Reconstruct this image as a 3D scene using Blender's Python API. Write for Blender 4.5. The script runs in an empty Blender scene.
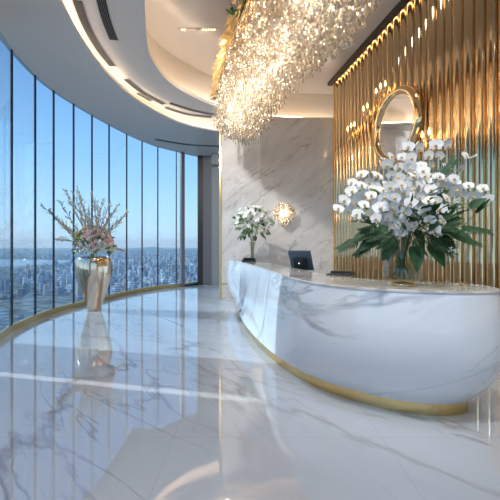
import bpy, math, random
from mathutils import noise, Vector, Matrix, Euler, Quaternion
from mathutils.geometry import tessellate_polygon
SC = bpy.context.scene
COL = SC.collection
PI = math.pi
R = math.radians
F = 340.0            # focal length in pixels of a 500 px frame
HZ = 246.0           # image row of the horizon
CH = 1.49            # camera height

# ------------------------------------------------------------------ camera
cam = bpy.data.cameras.new('camera'); camo = bpy.data.objects.new('camera', cam); COL.objects.link(camo)
cam.sensor_width = 36; cam.lens = F / 500 * 36; cam.clip_end = 60000; cam.clip_start = 0.05
cam.shift_y = -(250 - HZ) / 500
camo.location = (0, 0, CH); camo.rotation_euler = (R(90), 0, 0)
SC.camera = camo
# ------------------------------------------------------------------ sky, sun, exposure
w = bpy.data.worlds.new('sky'); SC.world = w; w.use_nodes = True
nt = w.node_tree; nt.nodes.clear()
tcw = nt.nodes.new('ShaderNodeTexCoord'); spw = nt.nodes.new('ShaderNodeSeparateXYZ'); sky = nt.nodes.new('ShaderNodeValToRGB')
bg = nt.nodes.new('ShaderNodeBackground'); bg.inputs[1].default_value = 1.3
el = sky.color_ramp.elements; el[0].position = 0; el[0].color = (.52, .58, .62, 1); el[1].position = 1; el[1].color = (.05, .11, .26, 1)
for pos_, col_ in ((.03, (.49, .57, .62)), (.10, (.40, .52, .62)), (.24, (.26, .41, .57)), (.42, (.14, .27, .46)), (.6, (.08, .18, .37))):
    e_ = el.new(pos_); e_.color = (*col_, 1)
wo = nt.nodes.new('ShaderNodeOutputWorld')
nt.links.new(tcw.outputs['Generated'], spw.inputs[0]); nt.links.new(spw.outputs[2], sky.inputs[0])
nt.links.new(sky.outputs[0], bg.inputs[0]); nt.links.new(bg.outputs[0], wo.inputs[0])
sl = bpy.data.lights.new('sun', 'SUN'); so = bpy.data.objects.new('sun', sl); COL.objects.link(so)
sl.energy = 2.5; sl.angle = R(1.2); sl.color = (1, .97, .92)
SUN_DIR = Vector((0.95, -0.215, -0.46)).normalized()
so.rotation_euler = SUN_DIR.to_track_quat('-Z', 'Y').to_euler(); so.location = (-12, 8, 12)
SC.view_settings.view_transform = 'Standard'; SC.view_settings.look = 'None'
SC.view_settings.gamma = 1; SC.view_settings.use_curve_mapping = False
SC.view_settings.exposure = 0.86
SC.cycles.use_denoising = True
SC.cycles.max_bounces = 14; SC.cycles.transparent_max_bounces = 24
SC.cycles.transmission_bounces = 10; SC.cycles.glossy_bounces = 6; SC.cycles.diffuse_bounces = 5
SC.cycles.sample_clamp_indirect = 5.0
SC.cycles.caustics_refractive = False; SC.cycles.caustics_reflective = True

# chandelier bulbs, plus unseen spots added to brighten the lobby, flowers and marble wall
def lamp(kind, loc, power, color, size=.04, aim=None, spot=None):
    l = bpy.data.lights.new('lamp', kind); l.energy = power; l.color = color
    l.shadow_soft_size = size
    if spot: l.spot_size = R(spot); l.spot_blend = .8
    o = bpy.data.objects.new('lamp', l); COL.objects.link(o); o.location = loc
    if aim: o.rotation_euler = (Vector(aim) - Vector(loc)).to_track_quat('-Z', 'Y').to_euler()
    return o
for k_ in range(36):
    u_ = k_ / 35
    lamp('POINT', (-.5 + 1.35 * u_ + .22 * math.sin(k_ * 2.4), 7.6 - 4.2 * u_, 4.22 + .12 * math.sin(k_ * 1.7)), .7, (1, .86, .70), .05)
for x_, y_ in [(-1.5, 3.2), (-1.4, .8), (-1.4, -1.6), (.8, 1.2), (2.6, 1.0), (.8, -1.5), (2.8, -1.8), (2.6, 5.2)]:
    lamp('SPOT', (x_, y_, 5.05 if x_ < -1 else 6.05), 58, (.95, .975, 1), .08, (x_, y_ + .3, 0), 130)  # added fill spots without fixtures, for general room brightness
lamp('SPOT', (-2.3, 5.2, 5.05), 70, (1, .97, .93), .06, (-3.5, 7.9, 1.5), 44)  # added spot that lifts the roses in the floor vase
lamp('SPOT', (.4, .9, 6.0), 260, (1, .98, .95), .08, (1.45, 3.3, 1.5), 42)  # unseen spot added to brighten the orchid bouquet
lamp('SPOT', (1.9, -.5, 6.0), 110, (1, .98, .95), .1, (1.45, 3.2, 1.6), 34)  # second added spot on the bouquet
lamp('SPOT', (-1.6, 5.4, 5.05), 330, (1, .98, .95), .1, (.4, 9.7, 3.0), 95)  # added spot that brightens the marble wall
# ------------------------------------------------------------------ helpers
def at(px, py, y):
    d = y / F
    return Vector(((px - 250) * d, y, CH + (HZ - py) * d))
def flr(px, py, z=0.0):
    d = (CH - z) / (py - HZ)
    return Vector(((px - 250) * d, d * F, z))
class MB:
    def __init__(s): s.v = []; s.f = []; s.m = []; s.sm = []
    def add(s, vs, fs, mi=0, smooth=True):
        b = len(s.v); s.v += [tuple(v) for v in vs]
        for f in fs: s.f.append(tuple(b + i for i in f)); s.m.append(mi); s.sm.append(smooth)
    def box(s, c, d, rz=0, mi=0, M=None):
        x, y, z = d[0] / 2, d[1] / 2, d[2] / 2
        vs = [Vector((a * x, b * y, e * z)) for a in (-1, 1) for b in (-1, 1) for e in (-1, 1)]
        m = M if M is not None else Matrix.Translation(c) @ Matrix.Rotation(rz, 4, 'Z')
        s.add([m @ v for v in vs], [(0, 1, 3, 2), (4, 6, 7, 5), (0, 4, 5, 1), (2, 3, 7, 6), (0, 2, 6, 4), (1, 5, 7, 3)], mi, False)
    def lathe(s, prof, n=24, c=(0, 0, 0), mi=0, caps=True, M=None):
        vs = []; fs = []
        for (r, z) in prof:
            for k in range(n):
                a = 2 * PI * k / n; p = Vector((r * math.cos(a), r * math.sin(a), z))
                vs.append((M @ p) if M is not None else p + Vector(c))
        for i in range(len(prof) - 1):
            for k in range(n):
                k2 = (k + 1) % n
                fs.append((i * n + k, i * n + k2, (i + 1) * n + k2, (i + 1) * n + k))
        if caps:
            fs.append(tuple(range(n - 1, -1, -1))); fs.append(tuple((len(prof) - 1) * n + k for k in range(n)))
        s.add(vs, fs, mi)
    def tube(s, pts, r, n=8, mi=0, caps=True):
        pts = [Vector(p) for p in pts]; N = len(pts)
        rr = r if isinstance(r, (list, tuple)) else [r] * N
        vs = []; fs = []; up = None
        for i, p in enumerate(pts):
            t = (pts[min(i + 1, N - 1)] - pts[max(i - 1, 0)])
            t = t.normalized() if t.length > 1e-9 else Vector((0, 0, 1))
            if up is None: up = Vector((0, 0, 1)) if abs(t.z) < .9 else Vector((1, 0, 0))
            a = t.cross(up)
            if a.length < 1e-6: a = t.cross(Vector((0, 1, 0.1)))
            a.normalize(); b = a.cross(t).normalized(); up = b
            for k in range(n):
                q = 2 * PI * k / n
                vs.append(p + (a * math.cos(q) + b * math.sin(q)) * rr[i])
        for i in range(N - 1):
            for k in range(n):
                k2 = (k + 1) % n
                fs.append((i * n + k, i * n + k2, (i + 1) * n + k2, (i + 1) * n + k))
        if caps:
            fs.append(tuple(range(n - 1, -1, -1))); fs.append(tuple((N - 1) * n + k for k in range(n)))
        s.add(vs, fs, mi)
    def blob(s, c, r, n=8, m=6, mi=0, M=None):
        prof = [(max(1e-4, math.sin(PI * i / m)), -math.cos(PI * i / m)) for i in range(m + 1)]
        mm = Matrix.Translation(c) @ (M if M is not None else Matrix.Identity(4)) @ Matrix.Diagonal((r[0], r[1], r[2], 1))
        s.lathe(prof, n, mi=mi, M=mm, caps=False)
    def build(s, name, mat, parent=None, loc=None):
        me = bpy.data.meshes.new(name); me.from_pydata(s.v, [], s.f); me.validate()
        mats = mat if isinstance(mat, (list, tuple)) else [mat]
        for m in mats: me.materials.append(m)
        if len(me.polygons) == len(s.f):
            me.polygons.foreach_set('material_index', s.m); me.polygons.foreach_set('use_smooth', s.sm)
        me.update()
        o = bpy.data.objects.new(name, me); COL.objects.link(o)
        if parent is not None: o.parent = parent
        if loc is not None: o.location = loc
        return o
def tag(o, label=None, cat=None, group=None, kind=None):
    if label: o['label'] = label
    if cat: o['category'] = cat
    if group: o['group'] = group
    if kind: o['kind'] = kind
    return o
def struct(o): o['kind'] = 'structure'; return o
def thing(name, label, cat, loc=(0, 0, 0), rz=0, group=None):
    o = bpy.data.objects.new(name, None); COL.objects.link(o); o.location = loc; o.rotation_euler = (0, 0, rz)
    o.empty_display_size = .1
    return tag(o, label, cat, group)
def kids(o): return [c for c in bpy.data.objects if c.parent == o]
def dup(src, loc=None, rot=None, scale=None, parent=None, label=None, children=None):
    c = src.copy(); COL.objects.link(c)
    if parent is not None: c.parent = parent
    if loc is not None: c.location = loc
    if rot is not None: c.rotation_euler = rot
    if scale is not None: c.scale = scale if hasattr(scale, '__len__') else (scale,) * 3
    if label: c['label'] = label
    for ch in (children if children is not None else kids(src)):
        d = ch.copy(); COL.objects.link(d); d.parent = c
    return c
def catmull(P, n):
    P = [Vector(p) for p in P]; out = []
    Q = [2 * P[0] - P[1]] + P + [2 * P[-1] - P[-2]]
    dense = []
    for i in range(1, len(Q) - 2):
        for k in range(24):
            t = k / 24; a, b, c, d = Q[i - 1], Q[i], Q[i + 1], Q[i + 2]
            dense.append(.5 * ((2 * b) + (c - a) * t + (2 * a - 5 * b + 4 * c - d) * t * t + (3 * b - a - 3 * c + d) * t ** 3))
    dense.append(P[-1])
    L = [0]
    for i in range(1, len(dense)): L.append(L[-1] + (dense[i] - dense[i - 1]).length)
    j = 0
    for k in range(n):
        s = L[-1] * k / (n - 1)
        while j < len(L) - 2 and L[j + 1] < s: j += 1
        t = (s - L[j]) / max(1e-9, L[j + 1] - L[j])
        out.append(dense[j].lerp(dense[j + 1], min(1, t)))
    return out
def offset(C, d):     # plan offset to the left of the direction of travel
    out = []
    for i, p in enumerate(C):
        t = (C[min(i + 1, len(C) - 1)] - C[max(0, i - 1)]).normalized()
        out.append(p + Vector((-t.y, t.x)) * d if len(p) == 2 else p + Vector((-t.y, t.x, 0)) * d)
    return out
def strip(mb, A, B, mi=0, smooth=True):
    n = len(A); mb.add(list(A) + list(B), [(i, i + 1, n + i + 1, n + i) for i in range(n - 1)], mi, smooth)
def z3(C, z): return [Vector((p[0], p[1], z)) for p in C]

# ------------------------------------------------------------------ materials
def mat(name, color=(.8, .8, .8), rough=.5, metal=0, **k):
    m = bpy.data.materials.new(name); m.use_nodes = True
    b = m.node_tree.nodes['Principled BSDF']
    b.inputs['Base Color'].default_value = (*color, 1); b.inputs['Roughness'].default_value = rough; b.inputs['Metallic'].default_value = metal
    for kk, v in k.items():
        b.inputs[kk.replace('_', ' ')].default_value = v
    return m
def noisy(m, c1, c2, scale=5, detail=4, lo=.35, hi=.65, mapscale=(1, 1, 1), rot=(0, 0, 0), bump=0):
    nt = m.node_tree; N = nt.nodes; L = nt.links; b = N['Principled BSDF']
    tc = N.new('ShaderNodeTexCoord'); mp = N.new('ShaderNodeMapping'); mp.inputs['Scale'].default_value = mapscale; mp.inputs['Rotation'].default_value = rot
    no = N.new('ShaderNodeTexNoise'); no.inputs['Scale'].default_value = scale; no.inputs['Detail'].default_value = detail
    cr = N.new('ShaderNodeValToRGB'); cr.color_ramp.elements[0].position = lo; cr.color_ramp.elements[1].position = hi
    cr.color_ramp.elements[0].color = (*c1, 1); cr.color_ramp.elements[1].color = (*c2, 1)
    L.new(tc.outputs['Object'], mp.inputs[0]); L.new(mp.outputs[0], no.inputs[0]); L.new(no.outputs[0], cr.inputs[0]); L.new(cr.outputs[0], b.inputs['Base Color'])
    if bump:
        bp = N.new('ShaderNodeBump'); bp.inputs['Strength'].default_value = bump; L.new(no.outputs[0], bp.inputs['Height']); L.new(bp.outputs[0], b.inputs['Normal'])
    return m
def marble(name, base, cloud, vein, rot, stretch, scale=1.0, rough=.05, ior=1.5, seam=None, vein_amt=1.0, coat=0):
    m = mat(name, base, rough, IOR=ior); nt = m.node_tree; N = nt.nodes; L = nt.links; b = N['Principled BSDF']
    if coat: b.inputs['Coat Weight'].default_value = coat; b.inputs['Coat Roughness'].default_value = .03; b.inputs['Coat IOR'].default_value = 1.7
    tc = N.new('ShaderNodeTexCoord'); mp = N.new('ShaderNodeMapping'); mp.inputs['Rotation'].default_value = rot
    mp2 = N.new('ShaderNodeMapping'); mp2.inputs['Scale'].default_value = stretch
    L.new(tc.outputs['Object'], mp.inputs[0]); L.new(mp.outputs[0], mp2.inputs[0])
    def noise(sc, det, dist, off=0):
        n = N.new('ShaderNodeTexNoise'); n.inputs['Scale'].default_value = sc * scale; n.inputs['Detail'].default_value = det; n.inputs['Distortion'].default_value = dist
        n.noise_dimensions = '4D'; n.inputs['W'].default_value = off
        L.new(mp2.outputs[0], n.inputs['Vector']); return n
    def ridge(n, width, amt):
        s = N.new('ShaderNodeMath'); s.operation = 'SUBTRACT'; L.new(n.outputs[0], s.inputs[0]); s.inputs[1].default_value = .5
        a = N.new('ShaderNodeMath'); a.operation = 'ABSOLUTE'; L.new(s.outputs[0], a.inputs[0])
        r = N.new('ShaderNodeMapRange'); L.new(a.outputs[0], r.inputs[0]); r.inputs[1].default_value = 0; r.inputs[2].default_value = width; r.inputs[3].default_value = amt; r.inputs[4].default_value = 0
        return r
    r1 = ridge(noise(.55, 8, .5, 1.3), .012, .75 * vein_amt); r2 = ridge(noise(1.3, 8, .6, 7.7), .011, .5 * vein_amt)
    brk = N.new('ShaderNodeMapRange'); L.new(noise(.9, 3, 0, 4).outputs[0], brk.inputs[0]); brk.inputs[1].default_value = .42; brk.inputs[2].default_value = .62
    mx = N.new('ShaderNodeMath'); mx.operation = 'MAXIMUM'; L.new(r1.outputs[0], mx.inputs[0]); L.new(r2.outputs[0], mx.inputs[1])
    mu = N.new('ShaderNodeMath'); mu.operation = 'MULTIPLY'; L.new(mx.outputs[0], mu.inputs[0]); L.new(brk.outputs[0], mu.inputs[1])
    cl = N.new('ShaderNodeMix'); cl.data_type = 'RGBA'; cl.inputs[6].default_value = (*base, 1); cl.inputs[7].default_value = (*cloud, 1)
    cr = N.new('ShaderNodeMapRange'); L.new(noise(.8, 5, .5, 2.1).outputs[0], cr.inputs[0]); cr.inputs[1].default_value = .4; cr.inputs[2].default_value = .75
    L.new(cr.outputs[0], cl.inputs[0])
    vm = N.new('ShaderNodeMix'); vm.data_type = 'RGBA'; L.new(cl.outputs[2], vm.inputs[6]); vm.inputs[7].default_value = (*vein, 1); L.new(mu.outputs[0], vm.inputs[0])
    out = vm.outputs[2]
    if seam:
        axes, (sx, sy), wd, col = seam
        sp = N.new('ShaderNodeSeparateXYZ'); L.new(tc.outputs['Object'], sp.inputs[0])
        ms = []
        for ax, sz in ((axes[0], sx), (axes[1], sy)):
            dv = N.new('ShaderNodeMath'); dv.operation = 'MULTIPLY_ADD'; L.new(sp.outputs[ax], dv.inputs[0]); dv.inputs[1].default_value = 1 / sz; dv.inputs[2].default_value = 20.37
            fr = N.new('ShaderNodeMath'); fr.operation = 'FRACT'; L.new(dv.outputs[0], fr.inputs[0])
            lt = N.new('ShaderNodeMath'); lt.operation = 'LESS_THAN'; L.new(fr.outputs[0], lt.inputs[0]); lt.inputs[1].default_value = wd / sz
            ms.append(lt)
        mm = N.new('ShaderNodeMath'); mm.operation = 'MAXIMUM'; L.new(ms[0].outputs[0], mm.inputs[0]); L.new(ms[1].outputs[0], mm.inputs[1])
        m3 = N.new('ShaderNodeMath'); m3.operation = 'MULTIPLY'; L.new(mm.outputs[0], m3.inputs[0]); m3.inputs[1].default_value = .35
        sm = N.new('ShaderNodeMix'); sm.data_type = 'RGBA'; L.new(m3.outputs[0], sm.inputs[0]); L.new(out, sm.inputs[6]); sm.inputs[7].default_value = (*col, 1); out = sm.outputs[2]
    L.new(out, b.inputs['Base Color'])
    return m
def emit(name, color, strength):
    m = mat(name, color, .5); b = m.node_tree.nodes['Principled BSDF']
    b.inputs['Emission Color'].default_value = (*color, 1); b.inputs['Emission Strength'].default_value = strength
    return m
def pane_mat(name, tint, refl=1.0, ior=1.5):
    m = bpy.data.materials.new(name); m.use_nodes = True; nt = m.node_tree; nt.nodes.clear(); N = nt.nodes; L = nt.links
    o = N.new('ShaderNodeOutputMaterial'); t = N.new('ShaderNodeBsdfTransparent'); t.inputs[0].default_value = (*tint, 1)
    g = N.new('ShaderNodeBsdfGlossy'); g.inputs['Roughness'].default_value = .01; g.inputs[0].default_value = (refl, refl, refl, 1)
    lw = N.new('ShaderNodeLayerWeight'); lw.inputs[0].default_value = .5; pw = N.new('ShaderNodeMath'); pw.operation = 'POWER'; pw.inputs[1].default_value = 4.5
    L.new(lw.outputs['Facing'], pw.inputs[0]); fr = N.new('ShaderNodeMath'); fr.operation = 'MULTIPLY_ADD'; L.new(pw.outputs[0], fr.inputs[0]); fr.inputs[1].default_value = .8; fr.inputs[2].default_value = ((ior - 1) / (ior + 1)) ** 2
    mx = N.new('ShaderNodeMixShader')
    L.new(fr.outputs[0], mx.inputs[0]); L.new(t.outputs[0], mx.inputs[1]); L.new(g.outputs[0], mx.inputs[2]); L.new(mx.outputs[0], o.inputs[0])
    return m
def crystal_mat(name, tint, body):
    m = bpy.data.materials.new(name); m.use_nodes = True; nt = m.node_tree; nt.nodes.clear(); N = nt.nodes; L = nt.links
    o = N.new('ShaderNodeOutputMaterial'); g = N.new('ShaderNodeBsdfGlass'); g.inputs[0].default_value = (*tint, 1); g.inputs['Roughness'].default_value = .02; g.inputs['IOR'].default_value = 1.55
    t = N.new('ShaderNodeBsdfTranslucent'); t.inputs[0].default_value = (*tint, 1); mx = N.new('ShaderNodeMixShader'); mx.inputs[0].default_value = body
    tr = N.new('ShaderNodeBsdfTransparent'); m2 = N.new('ShaderNodeMixShader'); m2.inputs[0].default_value = .25
    L.new(g.outputs[0], mx.inputs[1]); L.new(t.outputs[0], mx.inputs[2]); L.new(mx.outputs[0], m2.inputs[1]); L.new(tr.outputs[0], m2.inputs[2]); L.new(m2.outputs[0], o.inputs[0])
    return m
M = {}
M['floor'] = marble('polished_floor_marble', (.53, .56, .605), (.42, .435, .46), (.17, .135, .11), (0, 0, R(45)), (.30, 1.5, 1), .85, .03, 2.35, seam=((0, 1), (1.62, 1.62), .006, (.34, .33, .33)), vein_amt=1.0)
M['wall'] = marble('wall_marble', (.80, .78, .77), (.66, .64, .62), (.26, .20, .17), (0, R(38), 0), (.45, 1, 2.2), 1.7, .09, 1.6, seam=((0, 2), (1.17, 1.45), .006, (.4, .36, .33)), vein_amt=.95)
M['counter'] = marble('counter_marble', (.72, .735, .76), (.62, .635, .67), (.26, .27, .30), (0, R(26), 0), (.35, .35, 2.3), .95, .05, 1.8, vein_amt=.95)
M['top'] = marble('countertop_stone', (.60, .55, .52), (.48, .44, .42), (.25, .2, .18), (0, 0, R(30)), (.5, 1.4, 1), 1.2, .03, 1.9)
M['gold'] = mat('brushed_brass', (.80, .56, .24), .22, 1)
M['gold_wall'] = mat('polished_champagne_metal', (.76, .58, .36), .08, 1)
M['gold_pol'] = mat('polished_gold', (.93, .70, .40), .05, 1)
M['vase'] = mat('champagne_mirror_glaze', (.88, .70, .52), .12, 1)
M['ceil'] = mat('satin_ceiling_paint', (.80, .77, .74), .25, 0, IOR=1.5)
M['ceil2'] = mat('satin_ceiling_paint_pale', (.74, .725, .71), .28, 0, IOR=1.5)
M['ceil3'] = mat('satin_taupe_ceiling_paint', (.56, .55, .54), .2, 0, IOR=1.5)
M['cream'] = mat('cream_plaster', (.78, .72, .64), .6)
M['dark'] = mat('dark_bronze_metal', (.045, .04, .04), .4, .3)
M['frame'] = mat('charcoal_aluminium', (.03, .04, .055), .35, .4)
M['grey'] = mat('grey_panel', (.20, .20, .21), .5)
M['greyl'] = mat('light_grey_panel', (.36, .36, .37), .5)
M['glass'] = pane_mat('window_glass', (.74, .86, .95), .9, 1.45)
M['vglass'] = pane_mat('vase_glass', (.93, .93, .90), 1.0, 1.5)
M['crystal'] = crystal_mat('warm_crystal', (1, .94, .85), .35)
M['bulb'] = emit('warm_led_bulb', (1, .76, .50), 3.8)
M['flame'] = emit('candle_bulb', (1, .52, .16), 7)
M['led'] = emit('warm_led_strip', (1, .78, .58), 6.5)
M['led_wall'] = emit('golden_led_strip', (1, .66, .30), 4)
M['mirror'] = mat('mirror_silver', (.92, .92, .92), .01, 1)
M['black'] = mat('black_plastic', (.02, .022, .027), .35)
M['matt'] = mat('matt_black_duct', (.012, .012, .013), .95)
M['screen'] = mat('dark_blue_grey_plastic', (.06, .10, .15), .3)
M['silver'] = mat('silver_metal', (.6, .6, .62), .25, 1)
M['petal'] = noisy(mat('white_orchid_petal', (.8, .8, .8), .55, 0, Subsurface_Weight=0), (.78, .78, .80), (.86, .85, .83), 30)
M['lip'] = mat('yellow_orchid_lip', (.75, .50, .12), .5)
M['pink'] = noisy(mat('blush_rose_petal'), (.86, .56, .52), (.90, .72, .66), 20)
M['white_rose'] = noisy(mat('ivory_rose_petal'), (.78, .74, .64), (.84, .82, .76), 20)
M['yellow'] = noisy(mat('pale_yellow_petal'), (.74, .62, .22), (.78, .72, .42), 20)
M['leaf'] = noisy(mat('dark_green_leaf', rough=.6), (.010, .045, .014), (.026, .09, .026), 9)
M['leaf2'] = noisy(mat('fresh_green_leaf', rough=.4), (.06, .17, .035), (.13, .28, .06), 9)
M['leaf3'] = noisy(mat('olive_leaf', rough=.5), (.16, .19, .06), (.30, .31, .12), 12)
M['stem'] = mat('green_stem', (.10, .17, .05), .5)
M['twig'] = noisy(mat('dry_twig_bark', rough=.8), (.34, .26, .17), (.52, .42, .30), 20)
M['bud'] = mat('pale_branch_bud', (.62, .54, .40), .7)

# ------------------------------------------------------------------ plan curves of the room (x, y)
W_VIS = [(-4.04, 5.5), (-4.19, 5.98), (-4.34, 6.87), (-4.36, 7.55), (-4.28, 8.25), (-4.16, 8.95), (-4.0, 9.65), (-3.79, 10.45), (-3.54, 11.15), (-3.20, 11.8), (-2.69, 12.4), (-1.86, 13.2)]
W_PTS = [(-3.4, -5), (-3.4, 0), (-3.40, 2.4), (-3.47, 3.6), (-3.72, 4.6)] + W_VIS
H_LOW, H_MID, H_HIGH = CH + 3.45, CH + 3.67, CH + 4.64
Wc = catmull([Vector(p) for p in W_PTS], 160)
K_PTS = [(-2.1, -5), (-2.1, 1.5), (-2.35, 3.4), (-2.66, 4.77), (-2.83, 5.8), (-2.86, 6.9), (-2.65, 8.2), (-1.98, 9.5), (-1.12, 10.15), (0, 10.6), (2.8, 10.9)]
C1_PTS = [(-.9, -5), (-.95, 1.5), (-1.2, 3.6), (-1.55, 5.0), (-1.80, 5.9), (-1.93, 6.7), (-1.74, 7.8), (-.94, 8.9), (.1, 9.55), (1.0, 9.9), (2.8, 10.1)]
WALL_D = 9.75
def gold_wall_x(y): return 4.355 - 66 * y / F

# floor
out = [Vector((p.x - .12, p.y, 0)) for p in Wc] + [Vector((-1.0, 13.6, 0)), Vector((3.0, 13.6, 0)), Vector((gold_wall_x(-5) + .4, -5.2, 0)), Vector((-3.6, -5.2, 0))]
b = MB(); n = len(out)
tri = tessellate_polygon([out])
b.add(out, tri, 0, False); b.add([v - Vector((0, 0, .3)) for v in out], [t[::-1] for t in tri], 0, False)
b.add(out + [v - Vector((0, 0, .3)) for v in out], [(i, n + i, n + (i + 1) % n, (i + 1) % n) for i in range(n)], 0, False)
fl = b.build('floor', M['floor'])
for p in fl.data.polygons:
    pass
import bmesh
bm = bmesh.new(); bm.from_mesh(fl.data); bmesh.ops.remove_doubles(bm, verts=bm.verts, dist=1e-4); bmesh.ops.recalc_face_normals(bm, faces=bm.faces); bm.to_mesh(fl.data); bm.free()
struct(fl)

# low perimeter ceiling (window to first cove)
n = 160
Wl = catmull([Vector(p) for p in W_PTS] + [Vector((-.9, 13.5)), Vector((2.8, 13.6))], n)
Kc = catmull([Vector(p) for p in K_PTS], n); C1 = catmull([Vector(p) for p in C1_PTS], n)
Ko = offset(Kc, .13); C2 = offset(C1, .34)
b = MB()
strip(b, z3(offset(Wl, .06), H_LOW), z3(Kc, H_LOW), 0, False)
strip(b, z3(Kc, H_LOW), z3(Kc, H_LOW + .05)); strip(b, z3(Kc, H_LOW + .05), z3(Ko, H_LOW + .05), 0, False)
struct(b.build('ceiling', M['ceil']))
b = MB(); strip(b, z3(Ko, H_LOW + .05), z3(Ko, H_MID), 0)
struct(b.build('trim_1', M['cream']))
b = MB()
strip(b, z3(Ko, H_MID), z3(C1, H_MID), 0, False)
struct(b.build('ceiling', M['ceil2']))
b = MB(); strip(b, z3(C1, H_MID), z3(C1, H_MID + .09)); strip(b, z3(C1, H_MID + .09), z3(C2, H_MID + .09), 0, False)
strip(b, z3(C2, H_MID + .09), z3(C2, H_HIGH))
struct(b.build('trim_2', M['cream']))
b = MB(); b.box((.4, 4.4, H_HIGH + .1), (10.6, 19.6, .2))
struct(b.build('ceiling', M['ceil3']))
b = MB(); strip(b, z3(offset(Wl, .06), H_LOW), z3(offset(Wl, .06), H_HIGH + .15)); strip(b, z3(offset(Wl, .03), H_LOW + .01), z3(offset(Wl, .03), H_HIGH + .15))
struct(b.build('wall_left', M['grey']))

# LED strips lying in the two coves
def led(curve, z, w_, label):
    b = MB(); b.tube(z3(curve, z)[20:], w_, 6); o = b.build('led_strip', M['led'])
    return tag(o, label, 'light strip')
led(offset(Kc, .075), H_LOW + .065, .012, 'warm light strip in the narrow outer ceiling cove nearest the windows')
led(offset(C1, .10), H_MID + .125, .022, 'warm light strip in the inner ceiling cove around the chandelier recess')

# ------------------------------------------------------------------ marble wall, gold fluted wall, back and rear walls
XL, XR = -.83, gold_wall_x(WALL_D)
b = MB(); b.box(((XL + XR + .3) / 2, WALL_D + .1, (H_MID + .02) / 2 + .0), (XR + .3 - XL, .2, H_MID + .02)); wm = struct(b.build('wall_back', M['wall']))
b = MB(); b.box((XL - .02, WALL_D + .07, H_MID / 2 - .05), (.045, .30, H_MID - .12)); struct(b.build('trim_3', M['gold']))
b = MB(); b.box(((XL + XR) / 2, WALL_D - .006, .40), (XR - XL, .012, .04)); struct(b.build('trim_4', M['gold']))
# fluted wall
b = MB(); pts = []
d = Vector((-66 / F, 1)).normalized()       # along the wall, away from the camera
nrm = Vector((-d.y, d.x))                   # into the room
base = Vector((gold_wall_x(WALL_D), WALL_D)); Lw = (WALL_D + 5.0) / d.y
rnd = random.Random(4); s = 0.06; prof = []
while s < Lw:
    r = rnd.choice([.07, .08, .09, .06, .095]); gap = .03
    for k in range(9):
        a = PI * k / 8
        prof.append((s + r - r * math.cos(a), r * math.sin(a) * .95))
    s += 2 * r
    prof.append((s + gap * .3, -.06)); prof.append((s + gap * .7, -.06)); s += gap
pl = [base - d * q + nrm * h for q, h in prof]
A = z3(pl, 0); B_ = z3(pl, H_HIGH)
strip(b, A, B_)
Bk = [base - d * q - nrm * .25 for q in (prof[0][0] - .06, prof[-1][0])]
b.add([(Bk[0].x, Bk[0].y, 0), (Bk[1].x, Bk[1].y, 0), (Bk[1].x, Bk[1].y, H_HIGH), (Bk[0].x, Bk[0].y, H_HIGH)], [(0, 1, 2, 3)], 0, False)
struct(b.build('wall_right', M['gold_wall']))
b = MB(); c = base - d * .03 + nrm * .04; b.box((c.x, c.y, H_HIGH / 2), (.09, .09, H_HIGH - .01), math.atan2(d.y, d.x)); struct(b.build('trim_5', M['gold_pol']))
# dark reveal along the ceiling above the fluted wall, with a hidden light strip behind it
ang = math.atan2(d.y, d.x)
mid = base - d * (Lw / 2)
b = MB(); c = mid + nrm * .20; b.box((c.x, c.y, H_HIGH - .04), (Lw - .05, .13, .08), ang); struct(b.build('trim_6', M['dark']))
b = MB(); c = mid + nrm * .115; b.box((c.x, c.y, H_HIGH - .012), (Lw - .3, .02, .016), ang)
tag(b.build('led_strip', M['led_wall']), 'golden light strip along the top of the fluted gold wall', 'light strip')
# rear wall behind the camera and passage wall
b = MB(); b.box((1.0, -5.1, 5.6), (9.6, .2, 1.2)); struct(b.build('wall_front', M['greyl']))
for k in range(8):
    x = -3.4 + k * 1.09; b = MB(); b.box((x + .02, -5.1, 2.5), (.06, .1, 5.0)); b.box((x + .55, -5.1, .04), (1.09, .08, .08)); b.box((x + .55, -5.1, 4.97), (1.09, .08, .06))
    wnd = struct(b.build('window_%d' % (40 + k), M['frame'])); b = MB(); b.box((x + .565, -5.1, 2.5), (1.02, .02, 4.86)); b.build('glass_pane', M['glass'], wnd)
b = MB(); b.box((1.3, 13.42, 2.5), (5.2, .2, 5.0)); struct(b.build('wall_back', M['greyl']))
b = MB(); b.box((-1.90, 13.12, H_LOW / 2), (.20, .3, H_LOW)); struct(b.build('trim_7', M['dark']))
b = MB(); b.box((-1.62, 13.1, H_LOW / 2), (.37, .2, H_LOW)); struct(b.build('wall_back', M['grey']))
b = MB(); b.box((-1.22, 12.98, H_LOW / 2), (.46, .2, H_LOW)); struct(b.build('wall_back', M['greyl']))
b = MB(); b.box((-1.02, 12.9, H_LOW - .22), (.8, .7, .44)); struct(b.build('trim_8', M['greyl']))
b = MB(); b.box((XL + .35, 11.6, 2.5), (.2, 3.4, 5.0)); struct(b.build('wall_side', M['grey']))

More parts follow.
